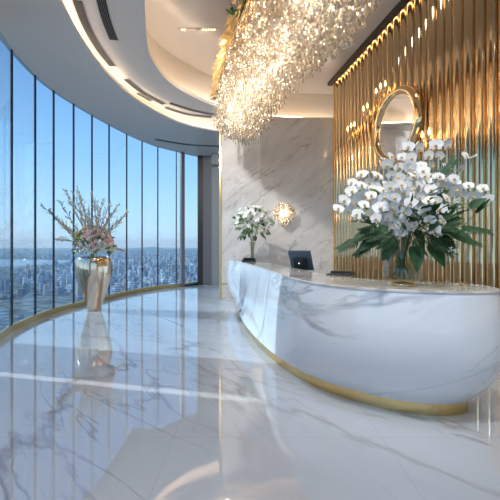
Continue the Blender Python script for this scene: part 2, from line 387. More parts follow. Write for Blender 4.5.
# ------------------------------------------------------------------ curved window wall
mull = [(-4.19, 5.98), (-4.34, 6.87), (-4.36, 7.55), (-4.28, 8.25), (-4.16, 8.95), (-4.0, 9.65), (-3.79, 10.45), (-3.54, 11.15), (-3.20, 11.8), (-2.69, 12.4), (-1.80, 13.15)]
mull = [Vector(m) for m in mull]
near = []
y = 5.2
for xy in [(-3.96, 5.30), (-3.66, 4.42), (-3.48, 3.65), (-3.41, 2.9), (-3.4, 2.1), (-3.4, 1.3), (-3.4, .5), (-3.4, -.3), (-3.4, -1.1), (-3.4, -1.9), (-3.4, -2.7), (-3.4, -3.5), (-3.4, -4.3), (-3.4, -5.0)]:
    near.append(Vector(xy))
mull = near[::-1] + mull
wn = 0
for i in range(len(mull) - 1):
    p, q = mull[i], mull[i + 1]
    if .4 < (p.y + q.y) / 2 < 5.1: continue
    wn += 1; t = (q - p).normalized(); ang_ = math.atan2(t.y, t.x); c = (p + q) / 2; L_ = (q - p).length
    b = MB()
    b.box((q.x, q.y, H_LOW / 2), (.024, .036, H_LOW), ang_)
    nn = Vector((-t.y, t.x))
    b.box((c.x, c.y, .03), (L_, .05, .06), ang_)
    wnd = struct(b.build('window_%d' % wn, M['frame']))
    b = MB(); b.box((c.x, c.y, H_LOW / 2 + .02), (L_ - .026, .016, H_LOW - .05), ang_)
    b.build('glass_pane', M['glass'], wnd)
# unseen wall added to block sun beside the camera; its slit makes a streak
sw = [Vector(v) for v in [(-3.4, .5), (-3.4, 2.1), (-3.43, 3.1), (-3.545, 4.02)]]
b = MB()
for a_, c_ in zip(sw[:-1], sw[1:]):
    t = c_ - a_; m_ = (a_ + c_) / 2; b.box((m_.x, m_.y, H_LOW / 2), (t.length + .02, .12, H_LOW), math.atan2(t.y, t.x))
struct(b.build('wall_left', M['greyl']))
b = MB(); a_, c_ = Vector((-3.59, 4.20)), Vector((-3.94, 5.26)); t = c_ - a_; m_ = (a_ + c_) / 2; b.box((m_.x, m_.y, H_LOW / 2), (t.length, .12, H_LOW), math.atan2(t.y, t.x))
struct(b.build('wall_left', M['greyl']))
b = MB(); m_ = Vector((-3.56, 4.09)); b.box((m_.x, m_.y, 1.78 + (H_LOW - 1.78) / 2), (.20, .12, H_LOW - 1.78), R(104)); struct(b.build('wall_left', M['greyl']))  # added piece over the slit, limits the sun streak's reach
# wider double mullion near the passage
q = Vector((-2.50, 12.56)); b = MB(); b.box((q.x, q.y, H_LOW / 2), (.14, .12, H_LOW), R(40)); struct(b.build('trim_9', M['grey']))
# gold sill
Wf = catmull([Vector(p) for p in W_PTS] + [Vector((-1.4, 13.35))], 160)
i1, i0 = offset(Wf, -.055), offset(Wf, -.01)
b = MB(); strip(b, z3(i0, .125), z3(i1, .12), 0); strip(b, z3(i1, .12), z3(i1, 0), 0)
struct(b.build('trim_10', M['gold']))

# ------------------------------------------------------------------ air vents and ceiling details
def vent(pts, wd, z, label, n=26, cross=True):
    t = thing('ceiling_vent', label, 'vent', (pts[0][0], pts[0][1], z)); C = catmull([Vector(p) for p in pts], n)
    org = Vector((pts[0][0], pts[0][1], z))
    a, c = offset(C, wd / 2), offset(C, -wd / 2); a2, c2 = offset(C, wd / 2 + .015), offset(C, -wd / 2 - .015)
    sh = lambda L, dz: [Vector((p.x, p.y, z + dz)) - org for p in L]
    b = MB(); strip(b, sh(a, -.004), sh(c, -.004), 0, False); b.build('back_plate', M['matt'], t)
    b = MB()
    for u, v in ((a, a2), (c2, c)):
        strip(b, sh(u, -.012), sh(v, -.012), 0, False); strip(b, sh(u, -.012), sh(u, 0)); strip(b, sh(v, -.012), sh(v, 0))
    b.build('frame', M['greyl'], t)
    b = MB(); k = 5 if wd > .07 else 3
    for j in range(1, k):
        o_ = offset(C, -wd / 2 + wd * j / k); u, v = offset(o_, .004), offset(o_, -.004)
        strip(b, sh(u, -.012), sh(v, -.012), 0, False)
    b.build('louvre', M['grey'], t)
    return t
vent([(-2.58, 5.07), (-2.72, 5.64), (-2.80, 6.3), (-2.80, 6.93)][::-1], .12, H_MID, 'long curved black air vent beside the outer warm cove, nearest the camera')
vent([(-2.2, 5.0), (-2.33, 5.52), (-2.42, 6.05)][::-1], .13, H_MID, 'short curved black air vent between the outer cove and the round recess')
vent([(-2.72, 7.47), (-2.55, 8.15), (-2.22, 8.79)][::-1], .11, H_MID, 'curved black air vent beside the cove, second along towards the marble wall')
vent([(-2.70, 8.15), (-2.5, 8.6)][::-1], .07, H_MID, 'small dark slot vent squeezed between a longer vent and the warm cove', 8)
vent([(-2.25, 9.0), (-1.75, 9.45), (-1.1, 9.68)][::-1], .10, H_MID, 'dark slot vent close to the warm cove beside the marble wall')
vent([(-2.05, 8.72), (-1.5, 9.2), (-.95, 9.5)][::-1], .10, H_MID, 'dark slot vent at the marble wall, on the chandelier side of its twin')
vent([(-3.07, 11.0), (-2.1, 11.55), (-.97, 11.75)][::-1], .11, H_LOW, 'long thin slot vent in the low ceiling in front of the far windows')
# linear spotlight in the high ceiling
t = thing('ceiling_spotlight', 'row of tiny recessed spot lamps in the taupe ceiling left of the chandelier', 'light', (-1.12, 7.27, H_HIGH))
b = MB(); b.box((0, 0, -.006), (.86, .05, .012)); b.build('housing', M['ceil3'], t)
for k, x in enumerate([-.38, -.33, -.28, -.02, .03, .12, .18, .24, .30, .36]):
    b = MB(); b.blob((x, 0, -.014), (.02, .02, .012), 10, 6); b.build('lamp', M['silver'] if k in (0, 3, 4) else M['flame'], t)

# ------------------------------------------------------------------ reception counter
CT = 1.13
T_F = [(-.56, 9.05), (-.40, 8.4), (-.12, 7.3), (.06, 6.5), (.19, 5.75), (.30, 5.0), (.40, 4.35), (.54, 3.7), (.72, 3.27), (.95, 3.0), (1.27, 2.82), (1.62, 2.73), (1.93, 2.74), (2.10, 2.86), (2.15, 3.05)]
B_F = [(-.40, 8.95), (-.32, 8.2), (-.20, 7.0), (-.10, 6.2), (.02, 5.55), (.17, 4.9), (.33, 4.36), (.55, 3.83), (.76, 3.50), (1.0, 3.27), (1.30, 3.07), (1.60, 2.98), (1.84, 3.0), (1.97, 3.07), (2.00, 3.2)]
T_B = [(-.10, 9.15), (.05, 8.5), (.32, 7.4), (.50, 6.6), (.65, 5.95), (.77, 5.3), (.88, 4.75), (1.0, 4.25), (1.15, 3.9), (1.33, 3.66), (1.55, 3.5), (1.78, 3.42), (1.95, 3.36), (2.08, 3.27), (2.14, 3.16)]
B_B = [(x - .04, y) for x, y in T_B]; B_B[-3:] = [(1.86, 3.38), (1.93, 3.33), (1.98, 3.26)]
NS = 90
tf, bf, tb, bb = [catmull([Vector(p) for p in c], NS) for c in (T_F, B_F, T_B, B_B)]
def ring(f, g, z): return [Vector((p.x, p.y, z)) for p in f] + [Vector((p.x, p.y, z)) for p in g[::-1]]
def closed(mb, rings, mi=0, cap0=True, cap1=True):
    n = len(rings[0]); vs = [v for r in rings for v in r]; fs = []
    for j in range(len(rings) - 1):
        for i in range(n):
            k = (i + 1) % n; fs.append((j * n + i, j * n + k, (j + 1) * n + k, (j + 1) * n + i))
    mb.add(vs, fs, mi, True)
    for r, on, flip in ((rings[0], cap0, True), (rings[-1], cap1, False)):
        if on:
            h = n // 2; fs = [(i, i + 1, n - 2 - i, n - 1 - i) for i in range(h - 1)]
            mb.add(r, [f[::-1] for f in fs] if flip else fs, mi, False)
def mixc(a, b_, t): return [p.lerp(q, t) for p, q in zip(a, b_)]
cnt = thing('reception_counter', 'long curved white marble reception counter with a gold base band', 'counter', (0, 0, 0))
rings = []
of, ob = offset(bf, .0), bb
for k in range(19):
    u = k / 18; z = .115 + u * (CT - .02 - .115)
    sft = 1 - (1 - u) ** 4.2
    bulge = .05 * math.sin(PI * min(1, u * 1.0)) ** 1.0
    fr = offset(mixc(bf, tf, sft), -bulge - .02 * (1 - u)) if k else offset(bf, -.03)
    fr = [p.copy() for p in fr]
    gk = mixc(bb, tb, sft)
    rings.append(ring(fr, gk, z))
b = MB(); closed(b, rings); b.build('body', M['counter'], cnt)
b = MB(); closed(b, [ring(bf, bb, .0), ring(bf, bb, .118)]); b.build('base_band', M['gold'], cnt)
b = MB(); tfo = offset(tf, -.008)
closed(b, [ring(tfo, tb, CT - .022), ring(tfo, tb, CT - .004), ring(tf, tb, CT)]); b.build('countertop', M['top'], cnt)

# lower desk behind the counter
t = thing('work_desk', 'low staff desk behind the curved counter', 'desk', (0, 0, 0))
ds = catmull([Vector((.75, 6.0)), Vector((1.0, 5.0)), Vector((1.3, 4.3)), Vector((1.7, 3.9))], 20); ds2 = offset(ds, -.55) 
if ds2[5].x < ds[5].x: ds2 = offset(ds, .55)
b = MB(); closed(b, [ring(ds, ds2, .70), ring(ds, ds2, .74)]); b.build('desktop', M['grey'], t)
for k in (1, 18):
    b = MB(); p = ds[k].lerp(ds2[k], .5); q = (ds2[k] - ds[k]); b.box((p.x, p.y, .35), (.5, .04, .70), math.atan2(q.y, q.x)); b.build('side_panel', M['grey'], t)

# monitor seen from behind
mp_ = Vector((.86, 5.75))
t = thing('computer_monitor', 'dark blue-grey computer monitor seen from behind over the counter', 'monitor', (mp_.x, mp_.y, .74), R(-34))
tilt = Matrix.Rotation(R(24), 4, 'X')
b = MB(); b.box(None, (.40, .035, .35), M=Matrix.Translation((0, 0, .51)) @ tilt); b.build('casing', M['screen'], t)
b = MB(); b.box(None, (.22, .05, .18), M=Matrix.Translation((0, -.025, .46)) @ tilt); b.build('rear_housing', M['black'], t)
b = MB(); b.box(None, (.37, .004, .32), M=Matrix.Translation((0, .019, .515)) @ tilt); b.build('screen', M['black'], t)
b = MB(); b.box((0, -.0, .21), (.06, .03, .42)); b.build('stand', M['black'], t)
b = MB(); b.lathe([(.13, 0), (.13, .012), (.02, .02)], 24); b.build('stand_base', M['black'], t)
b = MB(); b.lathe([(.018, 0), (.018, .006)], 16, M=Matrix.Translation((0, -.052, .452)) @ Matrix.Rotation(R(90 + 24), 4, 'X')); b.build('emblem', M['silver'], t)
# black tablet stand at the far end, low dark keyboard tray, small dish
t = thing('card_terminal', 'small black desktop terminal at the far end of the counter beside the slim vase', 'terminal', (-.02, 7.75, CT), R(-12))
b = MB(); b.box((0, 0, .025), (.30, .16, .05)); b.build('body', M['black'], t)
b = MB(); b.box(None, (.27, .10, .012), M=Matrix.Translation((0, 0, .075)) @ Matrix.Rotation(R(-25), 4, 'X')); b.build('display', M['screen'], t)
t = thing('document_tray', 'flat black tray at the inner edge of the counter beside the gold wall', 'tray', (1.13, 4.25, CT), R(-30))
b = MB(); b.box((0, 0, .006), (.30, .20, .012)); b.build('base', M['black'], t)
b = MB(); b.box((0, .1, .02), (.30, .01, .04)); b.box((.15, 0, .02), (.01, .2, .04)); b.build('rim', M['black'], t)
t = thing('glass_dish', 'low clear glass dish near the right end of the countertop', 'dish', (1.78, 3.2, CT))
b = MB(); b.lathe([(.055, .0), (.07, .006), (.085, .03), (.088, .034), (.082, .03), (.066, .010), (.001, .008)], 28, caps=False); b.build('bowl', M['vglass'], t)
b = MB(); b.blob((0, 0, .02), (.022, .022, .012), 10, 6); b.build('sweet', M['lip'], t)
b = MB(); b.lathe([(.001, 0), (.05, 0), (.05, .012), (.046, .016), (.001, .016)], 24, caps=False)
tag(b.build('brass_coaster', M['gold_pol'], loc=(1.98, 3.16, CT)), 'small round brass coaster at the rounded end of the countertop', 'coaster')

# ------------------------------------------------------------------ round mirror on the fluted wall
u0, u1 = 128, 177
def wallp(px):
    D = 4.355 / (px - 250 + 66); return Vector(((px - 250) * D, D * F))
mc = wallp(403); mz = CH + (HZ - 127) * (mc.y / F)
mirror_R = .74
t = thing('round_mirror', 'large round mirror with a thick polished gold rim on the fluted gold wall', 'mirror', (mc.x + nrm.x * .16, mc.y + nrm.y * .16, mz))
Q = nrm.to_3d().to_track_quat('Z', 'Y').to_matrix().to_4x4()
b = MB(); pr = []
for k in range(17):
    a = 2 * PI * k / 16; pr.append((mirror_R - .07 + .085 * math.cos(a), .085 * math.sin(a)))
b.lathe(pr, 72, M=Q, caps=False); b.build('rim', M['gold_pol'], t)
b = MB(); b.lathe([(.001, .012), (mirror_R - .09, .012), (mirror_R - .09, -.03), (.001, -.03)], 72, M=Q, caps=False); mo = b.build('mirror_glass', M['mirror'], t)
for p in mo.data.polygons: p.use_smooth = False
b = MB(); b.lathe([(.12, -.16), (.12, -.03)], 24, M=Q); b.build('wall_mount', M['dark'], t)

# candle sconces on the fluted wall round the mirror
def sconce(px, py, arms, label, sc=1.0):
    p = wallp(px); z = CH + (HZ - py) * (p.y / F)
    t = thing('candle_sconce', label, 'wall lamp', (p.x + nrm.x * .07, p.y + nrm.y * .07, z), math.atan2(d.y, d.x))
    b = MB(); b.lathe([(.05, 0), (.06, .012), (.03, .03)], 20, M=Matrix.Rotation(R(-90), 4, 'X')); b.build('back_plate', M['gold_pol'], t)
    for k in range(arms):
        x = (k - (arms - 1) / 2) * .17 * sc; h = .05 + .09 * (1 - abs(k - (arms - 1) / 2) / max(1, arms)) 
        cu = catmull([Vector((0, .02, 0)), Vector((x * .4, .09, -.09)), Vector((x * .9, .15, -.07)), Vector((x, .17, h))], 14)
        b = MB(); b.tube(cu, .008, 8); a_ = b.build('arm', M['gold_pol'], t)
        b = MB(); b.lathe([(.008, 0), (.035, .01), (.038, .018), (.012, .02)], 16, c=(x, .17, h)); b.build('drip_pan', M['gold_pol'], a_)
        b = MB(); b.lathe([(.012, .02), (.012, .10)], 12, c=(x, .17, h)); b.build('candle', M['white_rose'], a_)
        b = MB(); b.lathe([(.004, .10), (.022, .13), (.018, .165), (.001, .225)], 12, c=(x, .17, h)); b.build('bulb', M['flame'], a_)
        b = MB()
        for q in range(4):
            b.blob((x + .03 * math.cos(q * 1.57), .17 + .03 * math.sin(q * 1.57), h - .035), (.008, .008, .022), 6, 4)
        b.build('crystal_drop', M['crystal'], a_)
    return t
# nrm points into the room; local +Y must be nrm
sconce(360, 138, 3, 'three-armed gold candle sconce nearest the marble wall')
sconce(375, 120, 2, 'two-armed gold candle sconce touching the upper left of the round mirror')
sconce(391, 101, 3, 'gold candle sconce just above the round mirror rim')
sconce(438, 150, 2, 'gold candle sconce right of the round mirror, behind the orchids')

# crystal wall lamp on the marble wall
c = at(284, 213, WALL_D - .18)
t = thing('crystal_wall_lamp', 'round cluster of glowing crystals on the marble wall beside the white bouquet', 'wall lamp', tuple(c))
b = MB(); b.lathe([(.10, 0), (.10, .17)], 24, M=Matrix.Rotation(R(-90), 4, 'X')); b.build('back_plate', M['gold_pol'], t)
rn = random.Random(9); b = MB(); g = MB()
for k in range(300):
    v = Vector((rn.gauss(0, 1), rn.gauss(0, 1), rn.gauss(0, 1))).normalized()
    if v.y > .5: v.y *= -1
    r = rn.uniform(.20, .30); p = v * r
    M_ = v.to_track_quat('Z', 'Y').to_matrix().to_4x4()
    (g if k % 5 == 0 else b).blob(p, (.022, .022, .03) if k % 5 else (.009, .009, .009), 6, 4, M=M_)
for k in range(12):
    b.blob((rn.uniform(-.1, .1), rn.uniform(-.1, 0), -.31 - rn.uniform(0, .06)), (.012, .012, .04), 6, 4)
tag(b.build('crystal_cluster', M['crystal'], t), kind='stuff')
tag(g.build('bulb_cluster', M['bulb'], t), kind='stuff')
b = MB(); b.blob((0, 0, 0), (.12, .12, .12), 16, 10); b.build('inner_bulb', emit('soft_globe', (1, .80, .58), 4), t)

# ------------------------------------------------------------------ chandelier
ZP = CH + 3.5
L_E = [(-.86, 8.15), (-.62, 7.0), (-.36, 6.0), (-.04, 4.9), (.22, 3.9), (.45, 2.9)]
R_E = [(-.20, 8.2), (.22, 7.35), (.60, 6.1), (.94, 5.2), (1.14, 4.2), (1.34, 3.1)]
NL = 72
le, re_ = catmull([Vector(p) for p in L_E], NL), catmull([Vector(p) for p in R_E], NL)
ch = thing('chandelier', 'long wave-shaped crystal chandelier glowing warm white over the lobby', 'chandelier', (0, 0, 0))
b = MB(); closed(b, [ring(le[::-1], re_[::-1], ZP), ring(le[::-1], re_[::-1], ZP + .04), ring(offset(le, -.0)[::-1], re_[::-1], ZP + .5)]); b.build('canopy', mat('bronze_mirror', (.62, .50, .36), .08, 1), ch)
b = MB(); b.tube(z3(le, ZP + .0), .018, 8); b.build('gold_edge', M['gold_pol'], ch)
gd = offset(le, .03 if offset(le, .03)[5].x < le[5].x else -.03)
b = MB(); ro = random.Random(8); bl_ = MB(); gl_ = MB()
def leafish(mb, c, u_dir, L_, w_, nx):
    y_ = u_dir.normalized(); z_ = nx.normalized(); x_ = y_.cross(z_).normalized(); z_ = x_.cross(y_)
    Mx = Matrix.Translation(c) @ Matrix((x_, y_, z_)).transposed().to_4x4(); petal(mb, Mx, L_, w_, .15, tip=.85)
ORN = (b, bl_, gl_, ro, gd, leafish)
for k in (6, 32, 58):
    p = le[k].lerp(re_[k], .5); b = MB(); b.lathe([(.03, ZP + .5), (.03, H_HIGH)], 12, c=(p.x, p.y, 0)); b.build('suspension_rod', M['silver'], ch)
rn = random.Random(2)
def strand(mb, gl, p, top, bot, big):
    z = top; mb.tube([(p.x, p.y, top), (p.x, p.y, bot + .05)], .0022, 3)
    step = .055
    while z > bot + .10:
        rr = rn.uniform(.009, .015)
        if rn.random() < .14: gl.blob((p.x + rn.uniform(-.02, .02), p.y, z), (.009, .009, .011), 6, 4)
        q = Matrix.Rotation(rn.uniform(0, 1.5), 4, 'Z') @ Matrix.Rotation(rn.uniform(-.4, .4), 4, 'X')
        mb.add([Matrix.Translation((p.x, p.y, z)) @ q @ Vector(v) for v in ((rr, 0, 0), (0, rr, 0), (-rr, 0, 0), (0, -rr, 0), (0, 0, rr * 2.2), (0, 0, -rr * 2.2))],
               [(0, 1, 4), (1, 2, 4), (2, 3, 4), (3, 0, 4), (1, 0, 5), (2, 1, 5), (3, 2, 5), (0, 3, 5)], 0, False)
        z -= step * rn.uniform(.8, 1.3)
    w_ = (.034 if p.y < 4.6 else .024) if big else .015
    mb.lathe([(.001, .10), (w_ * .4, .07), (w_, .025), (w_ * .8, .008), (.001, 0)], 6, c=(p.x, p.y, bot), caps=False)
rest = MB(); restg = MB(); strands = []
for i in range(NL):
    for j in range(15):
        u = (j + rn.uniform(.1, .9)) / 15
        p = le[i].lerp(re_[i], u) + Vector((rn.uniform(-.03, .03), rn.uniform(-.035, .035)))
        # wave of lengths: long in the middle of the width, the far tip hangs lowest
        e = min(u, 1 - u); v = i / (NL - 1)
        ln = .62 + .46 * min(1, (u + .02) / .45) ** .8 - .10 * rn.random() - .10 * math.sin(v * 9 + u * 3)
        ln += .12 * max(0, 1 - v / .25)
        if v < .05: ln *= .85 + 3 * v
        if rn.random() < .06: ln += .08
        strands.append((p, ZP - ln, u, v))
strands.sort(key=lambda s: (s[0].y - 4.2 * s[2]))
vis = [s for s in strands if s[0].y > 3.4]
vis.sort(key=lambda s: s[0].y - 3.0 * s[2] if s[2] > .6 else 99)
front = set(id(s) for s in vis[:96])
for s in strands:
    p, bt, u, v = s
    if id(s) in front:
        m1, g1 = MB(), MB(); strand(m1, g1, p, ZP - .02, bt, True)
        m1.build('crystal_strand', M['crystal'], ch)
        if g1.v: restg.add(g1.v, g1.f, 0)
    else: strand(rest, restg, p, ZP - .02, bt, s[0].y < 5)
tag(rest.build('crystal_curtain', M['crystal'], ch), kind='stuff')
tag(restg.build('light_points', M['bulb'], ch), kind='stuff')

# ------------------------------------------------------------------ plants
def petal_pts(length, width, cup, n=5, m=4, tip=1.0):
    vs = []; fs = []
    for i in range(n + 1):
        u = i / n; w_ = width * math.sin(PI * min(1, (u * .86 + .10) ** tip)) 
        for j in range(m + 1):
            v = j / m * 2 - 1
            vs.append(Vector((v * w_ / 2, u * length, cup * (u * u * .6 + abs(v) * abs(v) * .25 * width / length) * length)))
    for i in range(n):
        for j in range(m): fs.append((i * (m + 1) + j, i * (m + 1) + j + 1, (i + 1) * (m + 1) + j + 1, (i + 1) * (m + 1) + j))
    return vs, fs
def petal(mb, Mx, length, width, cup, mi=0, tip=1.0, th=.0012):
    vs, fs = petal_pts(length, width, cup, tip=tip)
    mb.add([Mx @ v for v in vs], fs, mi); mb.add([Mx @ (v - Vector((0, 0, th))) for v in vs], [f[::-1] for f in fs], mi)
def orchid_mesh():
    b = MB()
    for a, l, w_ in ((90, .046, .034), (-30, .046, .034), (210, .046, .034)):
        petal(b, Matrix.Rotation(R(a - 90), 4, 'Z') @ Matrix.Translation((0, .003, 0)), l, w_, .15)
    for a in (22, 158):
        petal(b, Matrix.Rotation(R(a - 90), 4, 'Z') @ Matrix.Translation((0, .002, .003)), .052, .062, .10)
    o = b.build('blossom', M['petal']); me = o.data; bpy.data.objects.remove(o)
    b = MB(); b.blob((0, -.006, .010), (.007, .011, .010), 8, 6); b.blob((-.007, -.002, .010), (.004, .007, .007), 6, 4); b.blob((.007, -.002, .010), (.004, .007, .007), 6, 4)
    o = b.build('lip', M['lip']); m2 = o.data; bpy.data.objects.remove(o)
    return me, m2
ORC, LIP = orchid_mesh()
def inst(name, me, loc, rot, sc, parent):
    o = bpy.data.objects.new(name, me); COL.objects.link(o); o.parent = parent; o.location = loc
    o.rotation_mode = 'QUATERNION'; o.rotation_quaternion = rot; o.scale = (sc,) * 3
    return o
def face_quat(v, roll=0): return v.to_track_quat('Z', 'Y') @ Quaternion((0, 0, 1), roll)
rv = random.Random(11)
BV = Vector((1.41, 3.16, CT))      # near vase on the counter
def vase_glass(loc, prof, label, name='glass_vase', water=None, foot=None):
    t = thing(name, label, 'vase', tuple(loc))
    b = MB(); b.lathe(prof, 40, caps=False); b.build('body', M['vglass'], t)
    if water:
        b = MB(); b.lathe([(.001, water[1]), (water[0], water[1]), (water[0], water[2]), (.001, water[2])], 32, caps=False); b.build('water', pane_mat('vase_water', (.90, .94, .92), .6, 1.33), t)
    if foot:
        b = MB(); b.lathe(foot, 40); b.build('foot', M['gold_pol'], t)
    return t
vase_glass(BV, [(.10, .03), (.15, .045), (.172, .10), (.165, .17), (.13, .24), (.128, .30), (.17, .40), (.178, .42), (.172, .42), (.122, .30), (.122, .24), (.158, .17), (.165, .10), (.14, .052), (.001, .045)], 'wide clear glass vase holding the big orchid bouquet on the counter',
           water=(.150, .06, .16), foot=[(.001, 0), (.12, 0), (.125, .008), (.10, .03), (.001, .032)])
mouth = BV + Vector((0, 0, .36))
def orchid_spray(pts, label, ys, nb=8, sc=1.0):
    P = [mouth + Vector((rv.uniform(-.05, .05), rv.uniform(-.05, .05), -.22))] + [at(px, py, mouth.y + dy) for (px, py), dy in zip(pts, ys)]
    cu = catmull(P, 22)
    t = thing('orchid_spray', label, 'flower', tuple(P[0])); o0 = P[0]
    b = MB(); b.tube([p - o0 for p in cu], [.0035 - .002 * i / 21 for i in range(22)], 6); b.build('stem', M['stem'], t)
    s0 = .36; nb = int(nb * 1.6)
    for k in range(nb):
        u = s0 + (1 - s0) * k / nb; f_ = u * 21; i = int(f_); p = cu[i].lerp(cu[min(21, i + 1)], f_ - i)
        tn = (cu[min(21, i + 1)] - cu[max(0, i - 1)]).normalized()
        side = tn.cross(Vector((0, -1, 0))).normalized() * (1 if k % 2 else -1)
        nv = (Vector((0, -1, 0)) * 1.0 + side * .5 + Vector((rv.uniform(-.7, .7), 0, rv.uniform(-.55, .35))) + (p - mouth).normalized() * .1).normalized()
        q = face_quat(nv, rv.uniform(-.4, .4))
        pos = p + side * .042 + Vector((0, -.018, 0)) - o0
        s_ = sc * rv.uniform(.95, 1.3)
        bl = inst('blossom', ORC, pos, q, s_, t)
        lp = bpy.data.objects.new('lip', LIP); COL.objects.link(lp); lp.parent = bl
    b = MB()
    for k in range(4):
        p = cu[-1] - o0 + Vector((rv.uniform(-.006, .006), rv.uniform(-.006, .006), 0)) - (cu[-1] - cu[-2]) * k * .25
        b.blob(p, (.008, .008, .012), 6, 5)
    b.build('bud', M['white_rose'], t)
    return t
sprays = [
 ([(385, 215), (362, 190), (338, 216)], (-.05, -.10, -.18), 'orchid spray drooping furthest left over the gold wall edge', 10),
 ([(390, 205), (370, 178), (350, 190)], (0, 0, 0), 'orchid spray arching left above the left-hand leaves', 9),
 ([(392, 212), (378, 196), (358, 222)], (-.1, -.2, -.28), 'orchid spray hanging lowest on the left side of the big bouquet', 9),
 ([(398, 205), (394, 188), (378, 226)], (-.14, -.28, -.36), 'orchid spray hanging in front, left of the bouquet centre', 10),
 ([(398, 195), (392, 165), (380, 158)], (0, .06, .08), 'upright orchid spray in front of the mirror left half', 8),
 ([(402, 195), (405, 160), (418, 142)], (0, .05, .05), 'tallest orchid spray rising in the middle of the bouquet', 10),
 ([(405, 200), (418, 172), (402, 160)], (-.1, -.1, -.12), 'orchid spray curling back over the bouquet centre', 8),
 ([(408, 200), (430, 160), (447, 138)], (0, .05, .05), 'orchid spray reaching highest on the right of the mirror', 9),
 ([(410, 205), (436, 182), (462, 188)], (-.05, -.1, -.12), 'orchid spray arching right at the middle height', 9),
 ([(410, 210), (432, 195), (448, 212)], (-.15, -.28, -.35), 'orchid spray bending down front right of the centre', 8),
 ([(408, 215), (424, 205), (441, 233)], (-.2, -.34, -.4), 'orchid spray hanging lowest on the right of the centre', 9),
 ([(412, 205), (450, 190), (494, 196)], (0, .0, .0), 'long thin orchid spray stretching furthest right', 9),
 ([(412, 200), (450, 170), (476, 155)], (0, .1, .1), 'orchid spray slanting to the upper right against the flutes', 6),
 ([(404, 205), (412, 190), (428, 196)], (-.12, -.22, -.26), 'short orchid spray facing forward at the bouquet centre', 8),
]
for pts, ys, lab, nb in sprays: orchid_spray(pts, 'white ' + lab, ys, nb)
# leaves
def leaf_mesh(length, width, cup, tip, mat_, stem=.08, droop=.25):
    b = MB(); vs, fs = petal_pts(length, width, cup, 8, 4, tip)
    vs = [Vector((v.x, v.y + stem, v.z - droop * (v.y / length) ** 2 * length + abs(v.x) * .25)) for v in vs]
    b.add(vs, fs); b.add([v - Vector((0, 0, .001)) for v in vs], [f[::-1] for f in fs])
    b.tube([(0, -.13, -.015), (0, 0, 0), (0, stem + length * .2, .0)], .003, 5)
    o = b.build('leaf', mat_); me = o.data; bpy.data.objects.remove(o); return me
def palm_mesh(length, mat_):
    b = MB(); b.tube([(0, 0, 0), (0, length * .5, .01), (0, length, -.02)], [.004, .003, .001], 5)
    for k in range(9):
        u = .25 + .75 * k / 9
        for s in (-1, 1):
            Mx = Matrix.Translation((0, u * length, 0)) @ Matrix.Rotation(s * R(-48 + 20 * u), 4, 'Z')
            petal(b, Mx, .13 * length / .4 * (1.15 - u * .5), .024, -.3, tip=.8)
    o = b.build('leaf', mat_); me = o.data; bpy.data.objects.remove(o); return me
LB = leaf_mesh(.15, .09, .0, .8, M['leaf']); LN = leaf_mesh(.16, .045, .0, .8, M['leaf']); LF = leaf_mesh(.13, .08, 0, .8, M['leaf2']); LP = palm_mesh(.40, M['leaf'])
def leaf(me, org, px, py, dy, sc, label, group, name='leaf'):
    tgt = at(px, py, org.y + dy) if px is not None else dy
    v = (tgt - org); y = v.normalized(); L_ = v.length
    x = y.cross(Vector((0, -.6, 1))).normalized(); z = x.cross(y)
    Mq = Matrix((x, y, z)).transposed()
    o = bpy.data.objects.new(name, me); COL.objects.link(o); o.location = org
    return o, Mq, L_
def place_leaf(me, base_, tipdir, sc, label, group, name='green_leaf', roll=0):
    y = tipdir.normalized(); x = y.cross(Vector((rv.uniform(-.3, .3), -.8, .7))).normalized(); z = x.cross(y)
    Mq = Matrix((x, y, z)).transposed().to_quaternion()
    o = bpy.data.objects.new(name, me); COL.objects.link(o); o.location = base_
    o.rotation_mode = 'QUATERNION'; o.rotation_quaternion = Mq @ Quaternion((0, 1, 0), roll); o.scale = (sc,) * 3
    return tag(o, label, 'leaf', group)
G1 = 'broad dark leaves in the big orchid bouquet'
core = at(404, 218, BV.y)
for px, py, me, sc, lab in [(372, 184, LF, 1.3, 'upright fresh green leaf beside the mirror rim'), (345, 246, LP, .7, 'feathery dark frond hanging furthest left under the orchids'), (360, 252, LP, .6, 'feathery dark frond pointing down at the lower left'),
                            (482, 230, LP, .75, 'feathery dark frond furthest right in the bouquet'), (474, 242, LP, .65, 'feathery dark frond drooping at lower right'), (432, 252, LB, 1.3, 'broad drooping leaf right above the vase rim'),
                            (464, 248, LB, 1.1, 'broad leaf drooping at the lower right of the bouquet'), (376, 250, LB, 1.0, 'broad leaf drooping left of the vase'), (450, 165, LP, .7, 'thin frond showing at the upper right of the bouquet')]:
    tip = at(px, py, BV.y - .1); dv = tip - core; L_ = .36 if me is not LP else .40
    base_ = tip - dv.normalized() * L_ * sc * .75
    place_leaf(me, base_, dv, sc, lab, None)
PL = ['far left', 'lower left', 'left', 'lower middle', 'middle', 'lower right', 'right', 'far right']
for k in range(16):
    a = R(-172 + 166 * k / 15 + rv.uniform(-4, 4)); dv = Vector((math.cos(a), rv.uniform(-.5, .1), math.sin(a) * .38)); pp = k % 2 == 0
    place_leaf(LP if pp else LB, core + dv * (.18 if pp else .24) + Vector((0, -.05, -.08)), dv + Vector((0, 0, -.12)), rv.uniform(.55, .8) if pp else rv.uniform(1.1, 1.5),
               ('feathery dark frond' if pp else 'broad dark leaf') + ' low under the blossoms at the ' + PL[k // 2] + ' of the big bouquet', None)
